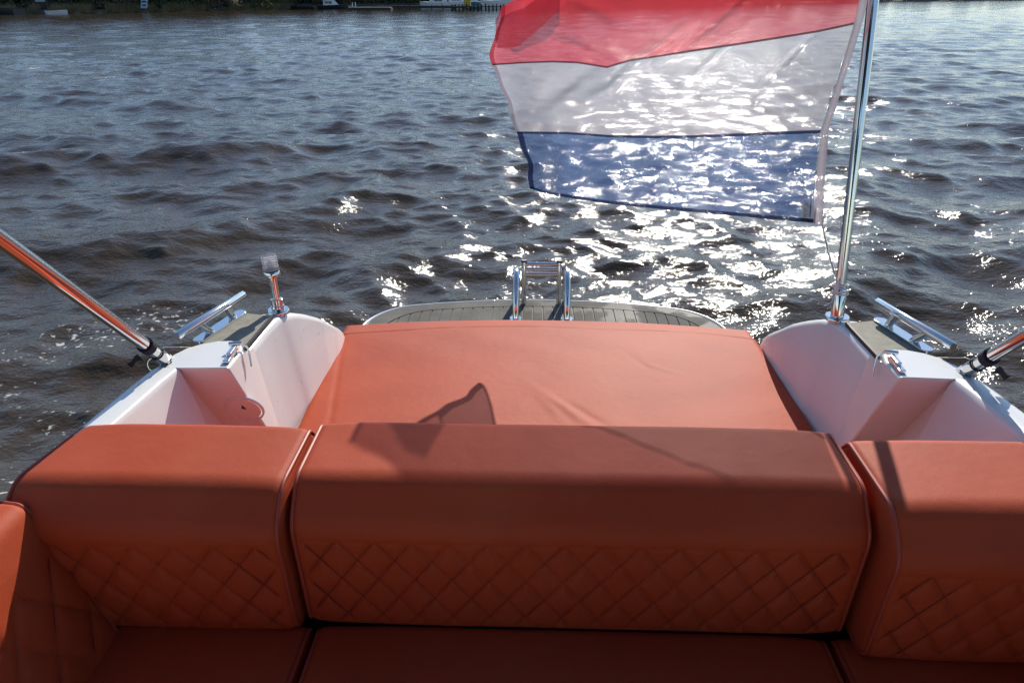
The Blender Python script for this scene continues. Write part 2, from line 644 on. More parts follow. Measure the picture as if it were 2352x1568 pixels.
TREE_LABEL = ['tall dark leafy tree on the far bank', 'mid green leafy tree on the far bank', 'low brownish bush on the far bank']
protos = [make_tree(k, 40 + k) for k in range(3)]
rg = random.Random(9)
first = [True] * 3
t = 2.1
cnt = 0
while t < 9.6:
    p = shore_at(t)
    seg = (Vector(SHORE[min(int(t) + 1, len(SHORE) - 1)]) - Vector(SHORE[int(t)])).length
    n = Vector((p.x * .25, p.y, 0)).normalized()
    k = rg.choice([0, 0, 1, 1, 2])
    off = rg.uniform(3.0, 6.5) if k < 2 else rg.uniform(1.8, 3.4)
    if 5.9 < t < 8.3: off += 5.0
    o = protos[k] if first[k] else copy_tree(protos[k])
    first[k] = False
    q = p + n * off
    o.location = (q.x, q.y, .42)
    o.rotation_euler = (0, 0, rg.uniform(0, 6.28))
    s = rg.uniform(.8, 1.25)
    o.scale = (s * rg.uniform(.9, 1.3), s, s)
    tag(o, TREE_LABEL[k], 'bush' if k == 2 else 'tree', 'trees and bushes along the far bank')
    t += rg.uniform(1.9, 3.3) / seg
    cnt += 1

# the wood behind reads as one mass
rgn = np.random.default_rng(21)
n = 52000
tt = rgn.uniform(0.6, 13.9, n)
P = np.array([shore_at(a)[:] for a in tt])
dist = np.linalg.norm(P[:, :2], axis=1)
nn = np.stack([P[:, 0] * .25, P[:, 1]], 1)
nn /= np.linalg.norm(nn, axis=1)[:, None]
dep = rgn.uniform(8, 17, n)
P[:, :2] += nn * dep[:, None]
top = 7 + 2.5 * np.sin(tt * 17) + 1.5 * np.sin(tt * 41)
P[:, 2] = .6 + np.abs(rgn.uniform(0, 1, n)) ** .8 * top
a = rgn.normal(0, 1, (n, 3))
a /= np.linalg.norm(a, axis=1)[:, None]
b_ = np.cross(a, rgn.normal(0, 1, (n, 3)))
b_ /= np.linalg.norm(b_, axis=1)[:, None]
s = (.35 + dist[:, None] * .0022) * rgn.uniform(.6, 1.5, (n, 1))
V = np.stack([P - a * s, P - b_ * s * .55, P + a * s, P + b_ * s * .55], 1).reshape(-1, 3)
tag(arr_mesh('far_wood', V, np.arange(n * 4).reshape(n, 4), M['leaf'][0], smooth=False), 'dark mass of woodland behind the far bank', 'woodland', kind='stuff')

# reeds along the edge
n = 9000
tt = np.concatenate([rgn.uniform(2.2, 6.2, n - 1500), rgn.uniform(7.6, 11, 1500)])
tt = tt[(np.sin(tt * 9) + .6 * np.sin(tt * 23 + 1)) > -.5]
n = len(tt)
P = np.array([shore_at(a)[:] for a in tt])
nn = np.stack([P[:, 0] * .25, P[:, 1]], 1)
nn /= np.linalg.norm(nn, axis=1)[:, None]
P[:, :2] += nn * rgn.uniform(-.1, 2.2, (n, 1))
P[:, 2] = .1
h = rgn.uniform(.45, 1.15, n)
lean = rgn.normal(0, .14, (n, 2))
w = .035
V = np.zeros((n, 3, 3))
V[:, 0] = P - [w, 0, 0]
V[:, 1] = P + [w, 0, 0]
V[:, 2] = P
V[:, 2, :2] += lean
V[:, 2, 2] += h
tag(arr_mesh('reeds', V.reshape(-1, 3), np.arange(n * 3).reshape(n, 3), M['reed'], smooth=False), 'dry straw coloured reeds fringing the far bank', 'reeds', kind='stuff')


def shore_boat(name, label, loc, rz, L, W_, H_, hull_m, cabin=True, wind=True):
    root = empty(name, loc)
    mb = MB()
    rows = []
    for i in range(13):
        t = i / 12
        y = -L / 2 + L * t
        w = W_ / 2 * (.86 + .14 * math.sin(t * math.pi)) * (1 - max(0, (t - .55) / .45) ** 2.2)
        hh = H_ * (1 + .28 * t * t)
        rows.append([(max(w, .02) * s * k, y + .12 * L * max(0, t - .7) * (k - .6), z) for s, k, z in ((-1, .6, -.25), (-1, .9, .1), (-1, 1, hh), (0, 1, hh - .03), (1, 1, hh), (1, .9, .1), (1, .6, -.25))])
    mb.grid(rows)
    mb.f.append(tuple(range(6, -1, -1)))
    loc = Vector(loc)
    rot = Matrix.Rotation(rz, 3, 'Z')

    def put(mb):
        mb.v = [tuple(loc + rot @ Vector(p)) for p in mb.v]
        return mb
    put(mb).build('hull', hull_m, root, sharp=35)
    if cabin:
        rows = []
        for y, h, w in ((-L * .30, .02, .70), (-L * .27, .62, .64), (L * .02, .68, .60), (L * .10, .62, .56), (L * .22, .05, .42)):
            ww = W_ / 2 * w
            rows.append([(-ww, y, H_), (-ww * .9, y, H_ + h), (0, y, H_ + h + .06), (ww * .9, y, H_ + h), (ww, y, H_)])
        mb = MB().grid(rows)
        put(mb).build('cabin', M['boat_white'], root, sharp=30)
        for s in (-1, 1):
            for y0, y1 in ((-.24, -.13), (-.11, 0.0)):
                mb = MB()
                a = W_ / 2 * .64 * s
                mb.box((a * .985, L * (y0 + y1) / 2, H_ + .38), (.03, L * (y1 - y0) / 2, .15))
                put(mb).build('window', M['glass'], root)
        if wind:
            mb = MB()
            mb.tube([(-W_ * .3, -L * .28, H_), (-W_ * .28, -L * .3, H_ + 1.2), (W_ * .28, -L * .3, H_ + 1.2), (W_ * .3, -L * .28, H_)], .03, 8)
            put(mb).build('radar_arch', M['boat_white'], root)
    tag(root, label, 'boat', 'boats moored along the far bank')
    return root


shore_boat('moored_boat', 'small open dark boat moored below the hut with pale shutter', (-55.5, 82.3, 0), 1.2, 4.2, 1.6, .55, M['boat_dark'], False)
shore_boat('moored_boat', 'small white dinghy with bright bow beside the dark open boat', (-51.6, 84.8, .05), -.7, 2.1, .95, .30, M['boat_white'], False)
shore_boat('moored_boat', 'white cabin cruiser with tall windscreen moored below the dark trees', (-30.5, 118.5, 0), -1.4, 4.2, 1.9, .55, M['boat_dark'], True)
shore_boat('moored_boat', 'small grey boat with a white screen moored beside the cabin cruiser under the trees', (-34.6, 117.5, 0), 1.7, 3.4, 1.5, .42, M['boat_dark'], False)
shore_boat('moored_boat', 'white motor yacht with pale blue side moored behind the low jetty', (-15.2, 119.0, 0), 1.25, 5.2, 2.0, .85, M['boat_white'], True)
shore_boat('moored_boat', 'white motor yacht with black window band moored behind the low jetty', (-11.6, 118.0, 0), -1.3, 5.4, 2.0, .95, M['boat_white'], True)
shore_boat('moored_boat', 'teal hulled boat moored between the white yachts and the yellow box', (-8.8, 117.0, 0), 1.45, 3.6, 1.8, .9, M['boat_blue'], True)
shore_boat('moored_boat', 'large white cruiser with dark windows moored behind the piled jetty', (-5.2, 113.5, 0), 1.35, 6.2, 2.3, 1.0, M['boat_white'], True)

# jetties
jt = empty('jetty', (-8, 104, 0))
MB().box((-7.4, 103.2, .52), (4.1, .7, .06)).build('deck', M['timber'], jt)
for i in range(17):
    for yy in (102.6, 103.8):
        x = -11.2 + i * .475 + random.uniform(-.05, .05)
        MB().tube([(x, yy, -1), (x, yy, .62 + random.uniform(0, .25))], .07, 8).build('pile', M['timber'], jt)
tag(jt, 'dark timber jetty standing on a row of piles with a yellow box on it', 'jetty')
lj = empty('jetty', (-17, 113, 0))
MB().box((-16.6, 113.2, .38), (6.6, .55, .16)).build('deck', M['timber'], lj)
for i in range(9):
    x = -22.8 + i * 1.55
    MB().tube([(x, 112.75, -1), (x, 112.75, .6)], .08, 8).build('pile', M['timber'], lj)
tag(lj, 'long low dark jetty in front of the moored white yachts', 'jetty')
pt = empty('pontoon', (-23, 109.5, 0))
MB().box((-23.0, 109.6, .12), (2.9, .9, .2)).build('float', M['timber'], pt)
MB().box((-22.8, 109.5, .36), (2.6, .8, .035)).build('deck', M['timber_light'], pt)
for x in (-25.3, -24.9):
    MB().tube([(x, 109.0, .3), (x, 109.0, 1.0)], .06, 8).build('post', M['boat_white'], pt)
tag(pt, 'low floating pontoon with pale deck and two white posts', 'pontoon')
yb = empty('locker', (-9.2, 103.2, .58))
MB().box((-9.2, 103.2, .98), (.42, .35, .40)).build('body', M['yellow'], yb, bevel=.02)
MB().box((-9.2, 103.2, 1.41), (.46, .39, .035)).build('lid', M['yellow'], yb)
tag(yb, 'yellow box standing on the end of the piled jetty', 'box')
rp = empty('ramp', (-46.5, 91.5, .5))
for s in (-.32, .32):
    MB().tube([(-45.6 + s, 92.0, .55), (-46.6 + s, 95.5, 3.6)], .05, 8).build('rail', M['bluegrey'], rp)
for i in range(9):
    k = i / 8
    MB().box((-45.6 - k, 92.0 + 3.5 * k, .60 + 3.05 * k), (.36, .17, .02), Matrix.Rotation(math.radians(41), 3, 'X')).build('slat', M['bluegrey'], rp)
tag(rp, 'pale blue slatted ramp slanting up the dark bank', 'ramp')
ht = empty('hut', (-55, 88, .5))
MB().box((-55.0, 88.5, 1.3), (.95, .8, .9)).build('wall', M['timber'], ht)
MB().box((-54.9, 87.66, 1.55), (.55, .05, .35)).build('shutter', M['bluegrey'], ht)
rt = MB()
rt.add([(-56.1, 87.5, 2.15), (-53.9, 87.5, 2.15), (-53.9, 89.5, 2.15), (-56.1, 89.5, 2.15), (-56.1, 88.5, 2.9), (-53.9, 88.5, 2.9)], [(0, 1, 5, 4), (2, 3, 4, 5), (0, 4, 3), (1, 2, 5), (0, 3, 2, 1)]).build('roof', M['timber'], ht, smooth=False)
tag(ht, 'small dark hut with a pale green shutter on the far bank', 'hut')

# ------------------------------------------------------------------ the boat
boat = empty('motor_boat', (0, 0, .1))
tag(boat, 'white motor boat seen from its cockpit over the stern', 'boat')


def K(y):                        # height of the inner wall's top edge
    xs = [-5, 1.685, 1.72, 1.77, 1.84, 1.908, 1.96, 2.01, 2.06, 2.11, 2.16]
    zs = [0, 0, -.006, -.021, -.056, -.095, -.131, -.163, -.192, -.224, -.270]
    return float(np.interp(y, xs, zs))


def XI(y):                       # inner edge of the deck, the crest of the wing
    return float(np.interp(y, [1.60, 1.685, 1.77, 1.84, 1.908, 1.96, 2.01, 2.06, 2.11, 2.16], [.701, .696, .681, .669, .657, .651, .649, .652, .659, .668]))


def XO(y):                       # outer edge of deck and gunwale
    xs = [-3.3, -2.8, -2.2, -1.4, -.5, 0, .9, 1.12, 1.3, 1.455, 1.56, 1.668, 1.73, 1.77, 1.80, 1.85, 1.908, 1.96, 2.012, 2.16]
    ws = [.05, .30, .55, .78, .92, .945, .902, .874, .860, .838, .820, .795, .757, .714, .696, .688, .678, .671, .668, .688]
    return float(np.interp(y, xs, ws))


# hull
mb = MB()
ys = np.concatenate([np.arange(-3.3, 1.4, .1), np.arange(1.4, 2.161, .03), [2.16]])
rows = []
for y in ys:
    xo, k = XO(y), K(y)
    top = DECK + k - .006 - .075 * (1 - max(0, min(1, (y - 1.0) / .09)))
    right = [(xo - .004, y, top), (xo - .002, y, top - .05), (xo * .985, y, DECK * .55 + .3 * k), (xo * .95, y, .2), (xo * .80, y, -.12), (xo * .3, y, -.3)]
    rows.append([(-a, b_, c) for a, b_, c in right] + [(a, b_, c) for a, b_, c in right[::-1]])
mb.grid(rows)
n = len(rows[0])
base = (len(rows) - 1) * n
mb.f.append(tuple(base + i for i in range(n)))
mb.build('hull', M['gel'], boat, sharp=50)

for sx in (-1, 1):
    # rubbing strake along the outside
    MB().tube([(sx * (XO(y) + .004), y, DECK + K(y) + float(np.interp(y, (1.36, 1.46), (.006, -.014))) - .075 * (1 - max(0, min(1, (y - 1.0) / .09)))) for y in np.arange(-3.2, 2.13, .06)], .008, 10).build('rubbing_strake', M['rubber'], boat)
    # side deck and inner wall aft of the hump
    rows = []
    ys2 = np.concatenate([np.arange(1.475, 1.70, .03), np.arange(1.70, 2.01, .015), [2.02, 2.04, 2.06, 2.085, 2.11, 2.135, 2.16]])
    for y in ys2:
        k = K(y)
        xi = XI(y)
        xo = max(XO(y), xi + .018)
        bot = min(-.40, k - .06)
        sl_ = .06 * (1 - max(0, min(1, (y - 1.72) / .25)))
        prof = [(xi - sl_, bot), (xi - .004, k - .016), (xi - .001, k - .007), (xi + .004, k - .002), (xi + .008, k), ((xi + xo) / 2, k + .002), (xo - .008, k + .001), (xo - .003, k - .003), (xo, k - .012), (xo, k - .03)]
        rows.append([B(sx * x, y, d) for x, d in prof])
    MB().grid(rows).build('coaming', M['gel'], boat, sharp=60)
    # hump: tongue of deck standing above the anti-slip, pocket wall below it
    top = [(.690, 1.352), (.800, 1.352), (.8545, 1.352), (.842, 1.425), (.822, 1.452), (.795, 1.474), (.765, 1.489), (.735, 1.492), (.714, 1.483), (.700, 1.462), (.692, 1.435)]
    nt_ = len(top)
    mb = MB()
    ctr = [B(sx * x, y, .030 if x < .84 else .022) for x, y in top]
    low = []
    for i, (x, y) in enumerate(top):
        if i in (0, nt_ - 1): low.append(None)
    v = list(ctr)
    lowz = [B(sx * x, y, -.012) for x, y in top]
    v += lowz
    f = [tuple(range(nt_))]
    for i in range(2, nt_ - 1):
        f.append((i, i + 1, nt_ + i + 1, nt_ + i))
    # flank (inboard face) and pocket wall (towards the seats), leaning in as they go down
    fl = [B(sx * .652, 1.468, -.25), B(sx * .6600, 1.512, -.25), B(sx * .6970, 1.512, .0005), B(sx * .656, 1.490, -.25)]
    q = len(v)
    v += fl
    v += [B(sx * .775, 1.468, -.25)]
    f.append((0, q, q + 3, nt_ - 1))
    f.append((nt_ - 1, q + 3, q + 1, q + 2))
    f.append((0, 1, q + 4, q))
    mb.add(v, f)
    mb.build('deck_hump', M['gel'], boat, bevel=.006)
    # gunwale and pocket side, running forward
    rows = []
    for y in np.concatenate([np.arange(-3.1, 1.0, .1), np.arange(1.0, 1.34, .03), [1.352]]):
        xo = XO(y)
        bl = max(.0, min(1, (y - .99) / .08))
        xi = max(xo - .030 - .028 * bl, .02)
        prof = [(max(xi - .01 - .100 * bl, .01), -.46), (max(xi - .008 - .067 * bl, .01), -.26), (max(xi - .004, .012), .018), (xi, .026), (xi + .006, .030), (xo - .012, .029), (xo - .004, .026), (xo, .018), (xo, -.04)]
        dr = -.075 * (1 - max(0, min(1, (y - 1.0) / .09)))
        rows.append([B(sx * x, y, d + dr) for x, d in prof])
    # the pocket side meets the pocket wall
    MB().grid(rows).build('gunwale', M['gel'], boat, sharp=60)
    MB().grid([[B(sx * .690, 1.352, -.462), B(sx * .70, 1.474, -.462)], [B(sx * .728, 1.352, -.262), B(sx * .7335, 1.474, -.262)], [B(sx * .7985, 1.352, .018), B(sx * .799, 1.359, .014)]]).build('pocket_side', M['gel'], boat)
    # unseen pocket bottom, in vinyl to keep white bounce off the wall
    MB().box(B(sx * .68, 1.27, -.285), (.13, .235, .012)).build('pocket_floor', M['vinyl'], boat)
    # anti-slip panel on the side deck
    mb = MB()
    pl = [(.7145, 1.50), (.7145, 1.684), (.786, 1.702), (.792, 1.66), (.806, 1.58), (.8205, 1.50)]
    mb.add([B(sx * x, y, .0035 + .004) for x, y in pl] + [B(sx * x, y, -.004) for x, y in pl],
           [tuple(range(6))] + [(i, (i + 1) % 6, 6 + (i + 1) % 6, 6 + i) for i in range(6)])
    mb.build('antislip_panel', M['anti'], boat, smooth=False)
    MB().box(B(sx * .7105, 1.592, .004), (.0035, .093, .005)).build('trim_strip', M['rubber'], boat)
    # mooring cleat: a bar on two posts
    cl = empty('mooring_cleat', B(sx * .806, 1.60, .006))
    cl.parent = boat
    cl.matrix_parent_inverse = Matrix.Translation(-boat.location)
    a, c = B(sx * .845, 1.462, .050), B(sx * .790, 1.722, .050)
    dirv = (c - a).normalized()
    MB().tube([a, a + dirv * .002, c - dirv * .002, c], [.0085, .0098, .0098, .0085], 18).build('bar', M['steel'], cl)
    bp0, bp1 = B(sx * .829, 1.535, .008), B(sx * .795, 1.695, .008)
    pd = (bp1 - bp0).normalized()
    sd = pd.cross(Vector((0, 0, 1)))
    out = []
    for w in range(24):
        an = 2 * math.pi * w / 24
        cc = bp0 if math.cos(an) < 0 else bp1
        out.append(cc + pd * math.cos(an) * .016 + sd * math.sin(an) * .016)
    mb = MB()
    mb.add([p + Vector((0, 0, .005)) for p in out] + [p + Vector((0, 0, -.006)) for p in out], [tuple(range(24))] + [(i, (i + 1) % 24, 24 + (i + 1) % 24, 24 + i) for i in range(24)])
    mb.build('base_plate', M['steel'], cl, bevel=.0015)
    for fpos in (.24, .80):
        p0 = bp0 + (bp1 - bp0) * fpos
        p1 = a + (c - a) * (.30 if fpos < .5 else .72)
        MB().tube([p0 + Vector((0, 0, .002)), p0 + Vector((0, 0, .008)), p0.lerp(p1, .5), p1], [.0125, .0095, .0085, .0085], 16).build('post', M['steel'], cl)
    # latch on the inboard corner of the hump
    la = empty('latch', B(sx * .70, 1.40, .03))
    la.parent = boat
    la.matrix_parent_inverse = Matrix.Translation(-boat.location)
    rot = Matrix.Rotation(sx * math.radians(-4), 3, 'Z')
    MB().box(B(sx * .704, 1.405, .034), (.007, .034, .004), rot).build('base_plate', M['steel'], la, bevel=.002)
    MB().box(B(sx * .703, 1.412, .042), (.0055, .022, .004), rot).build('lever', M['steel'], la, bevel=.002)
    MB().tube([B(sx * .717, 1.436, .046), B(sx * .690, 1.440, .047)], .0052, 12).build('pin', M['steel'], la)
    MB().tube([B(sx * x, y, d) for x, y, d in ((.706, 1.436, .046), (.694, 1.446, .044), (.684, 1.452, .030), (.681, 1.448, .008), (.678, 1.44, -.010))], .0022, 8).build('hook', M['steel'], la)

# round hatch on the port pocket wall
hz = empty('round_hatch', B(-.70, 1.41, -.10))
hz.parent = boat
hz.matrix_parent_inverse = Matrix.Translation(-boat.location)
wn_ = Vector((0, -.28, -.1165)).normalized()
hc = B(-.694, 1.405, -.098)
MB().lathe([(.0, .0015), (.034, .0015), (.036, .001), (.036, -.002)], hc, wn_, 32).build('cover', M['gel'], hz, sharp=60)
MB().lathe([(.0385, .000), (.0395, .003), (.0420, .0032), (.0432, .002), (.0435, -.002), (.0385, -.002)], hc, wn_, 40, closed=True).build('rim', M['gel'], hz, sharp=60)
ux = Vector((1, 0, 0))
uy = wn_.cross(ux)
if uy.z < 0: uy = -uy
MB().add([hc + wn_ * .0022 + ux * x + uy * y for x, y in ((-.005, .004), (.006, .001), (-.001, .018), (-.005, .004))][:3], [(0, 1, 2)]).build('mark', M['mark'], hz, smooth=False)
# inner structure below the cushions
MB().box(B(-.01, 1.70, -.505), (.57, .54, .165)).build('engine_box', M['gel'], boat, bevel=.02)
MB().box(B(0, .82, -.55), (.80, .30, .17)).build('seat_base', M['gel'], boat, bevel=.02)
MB().box(B(0, 1.10, -.28), (.70, .03, .26)).build('bulkhead', M['gel'], boat, bevel=.01)
for sx in (-1, 1):
    MB().box(B(sx * .66, -.45, -.55), (.17, .97, .17)).build('side_locker', M['gel'], boat, bevel=.02)
MB().box(B(0, -1.62, -.25), (.78, .16, .42)).build('shade_console', M['gel'], boat, bevel=.04)  # unseen block added to keep forward sky light off the seats
MB().grid([[B(x, -1.72 - .10 * (1 - (x / .8) ** 2), .13) for x in np.linspace(-.8, .8, 17)], [B(x, -1.62 - .10 * (1 - (x / .8) ** 2), 1.02) for x in np.linspace(-.8, .8, 17)]]).build('windscreen', M['glass'], boat)  # unseen dark sheet added up to the canopy, to shade the cushion fronts
MB().box((0, -.6, .165), (.80, 2.0, .02)).build('cockpit_floor', M['anti'], boat)
MB().box((0, 2.215, .41), (.57, .03, .12)).build('transom', M['gel'], boat, bevel=.02)

# swim platform with planks
PZ = -.45
sp = empty('swim_platform', B(0, 2.5, PZ))
sp.parent = boat
sp.matrix_parent_inverse = Matrix.Translation(-boat.location)


def plat_y(x, inset=0.0):
    """aft edge of the platform; rounded corners"""
    x = abs(x + .02)
    X_ = .715 - inset
    if x > X_: return None
    yb = 2.955 - inset - .145 * (x / .715) ** 2 * .9
    rc = .17
    if x > X_ - rc:
        u = (x - (X_ - rc)) / rc
        yb -= rc * 1.05 * (1 - math.sqrt(max(0, 1 - u * u)))
    return yb


def strip(xs, y0, y1f, z0, z1, name, mat, parent):
    mb = MB()
    n = len(xs)
    v = []
    for z in (z1, z0):
        for x in xs: v.append(B(x, y0(x) if callable(y0) else y0, z))
        for x in xs: v.append(B(x, y1f(x), z))
    f = []
    for i in range(n - 1):
        f += [(i, i + 1, n + i + 1, n + i), (2 * n + i, 3 * n + i, 3 * n + i + 1, 2 * n + i + 1), (n + i, n + i + 1, 3 * n + i + 1, 3 * n + i), (i, 2 * n + i, 2 * n + i + 1, i + 1)]
    f += [(0, n, 3 * n, 2 * n), (n - 1, 3 * n - 1, 4 * n - 1, 2 * n - 1)]
    mb.add(v, f)
    return mb.build(name, mat, parent, smooth=False)


xs = [-.02 + .7149 * math.sin(t) for t in np.linspace(-math.pi / 2, math.pi / 2, 61)]
strip(xs, 2.1, lambda x: plat_y(x), PZ - .06, PZ - .004, 'base', M['gel'], sp)
rim = [B(x, plat_y(x), PZ - .002) for x in xs]
MB().tube(rim, .006, 10).build('edge_rim', M['gel'], sp)
xi = [-.02 + .6999 * math.sin(t) for t in np.linspace(-math.pi / 2, math.pi / 2, 61)]
strip(xi, 2.1, lambda x: plat_y(x, .015), PZ - .004, PZ + .001, 'caulking', M['caulk'], sp)
# margin plank, then the straight planks
xm = [-.02 + .6979 * math.sin(t) for t in np.linspace(-math.pi / 2, math.pi / 2, 61)]


def inner_y(x, ins):
    y = plat_y(x, ins)
    return 2.1 if y is None else y


strip(xm, lambda x: inner_y(x, .078), lambda x: plat_y(x, .017), PZ, PZ + .006, 'margin_plank', M['plank'], sp)
pw = .0415
x = -.02 - pw * 15
for i in range(30):
    x0, x1 = x + i * pw + .0022, x + (i + 1) * pw - .0022
    xx = [p for p in np.linspace(x0, x1, 4) if plat_y(p, .083) is not None]
    if len(xx) < 2 or min(plat_y(p, .083) for p in xx) < 2.2: continue
    strip(xx, 2.12, lambda p: plat_y(p, .083), PZ, PZ + .006, 'plank', M['plank'], sp)

# boarding ladder folded up on the platform
lad = empty('boarding_ladder', B(-.027, 2.8, PZ))
lad.parent = boat
lad.matrix_parent_inverse = Matrix.Translation(-boat.location)
for x in (-.130, .076):
    path = [(2.735, -.46), (2.745, -.415), (2.765, -.36), (2.790, -.32), (2.822, -.292), (2.860, -.282), (2.890, -.290), (2.912, -.315), (2.925, -.34), (2.932, -.44), (2.936, -.52)]
    MB().tube([B(x, y, d) for y, d in path], .0128, 16).build('rail', M['steel'], lad)
    xi = x + (.030 if x < 0 else -.030)
    MB().tube([B(xi, 2.90, -.50), B(xi, 2.915, -.262)], .0105, 14).build('inner_leg', M['steel'], lad)
    MB().tube([B(xi, 2.915, -.264), B(xi, 2.9155, -.255)], .0125, 14).build('end_cap', M['rubber'], lad)
    MB().lathe([(0.0, .006), (.024, .006), (.026, 0)], B(x, 2.735, PZ + .006), (0, 0, 1), 20).build('foot_flange', M['steel'], lad)
for d in (-.272, -.294, -.316):
    MB().tube([B(-.10, 2.912, d), B(.046, 2.912, d)], .0088, 14).build('rung', M['steel'], lad)

# drops of water on the port coaming
mb = MB()
rg = random.Random(4)
for i in range(30):
    y = rg.uniform(1.53, 1.90)
    d = rg.uniform(-.20, min(-.03, K(y) - .03))
    x = -(XI(y) - .004 - (.056 if y < 1.72 else .056 * (1 - (y - 1.72) / .25)) * (K(y) - .016 - d) / (K(y) - .016 + .40)) + .0003
    r = rg.uniform(.0008, .0016)
    mb.lathe([(0, r * .40), (r * .55, r * .32), (r * .9, r * .10), (r, 0)], B(x, y, d), (.989, 0, .146), 10)
tag(mb.build('water_drops', M['drop'], sharp=180), 'clear water drops beaded on the white port coaming', 'water drops', kind='stuff')


# ------------------------------------------------------------------ cushions
def round_poly(pts, rad, seg=8):
    out = []
    n = len(pts)
    for i in range(n):
        p, a, c = Vector(pts[i]), Vector(pts[i - 1]), Vector(pts[(i + 1) % n])
        r = rad[i]
        u, w = (a - p).normalized(), (c - p).normalized()
        ang = u.angle(w)
        t = r / math.tan(ang / 2)
        c0 = p + (u + w).normalized() * (r / math.sin(ang / 2))
        p0, p1 = p + u * t, p + w * t
        v0, v1 = p0 - c0, p1 - c0
        tot = v0.angle(v1)
        for k in range(seg + 1):
            f = k / seg
            s0, s1 = math.sin((1 - f) * tot) / math.sin(tot), math.sin(f * tot) / math.sin(tot)
            out.append(c0 + v0 * s0 + v1 * s1)
    return out


def resample(pts, step):
    out = []
    n = len(pts)
    for i in range(n):
        a, c = pts[i], pts[(i + 1) % n]
        L = (c - a).length
        if L < 1e-6: continue
        m = max(1, int(math.ceil(L / step)))
        for k in range(m): out.append(a.lerp(c, k / m))
    return out


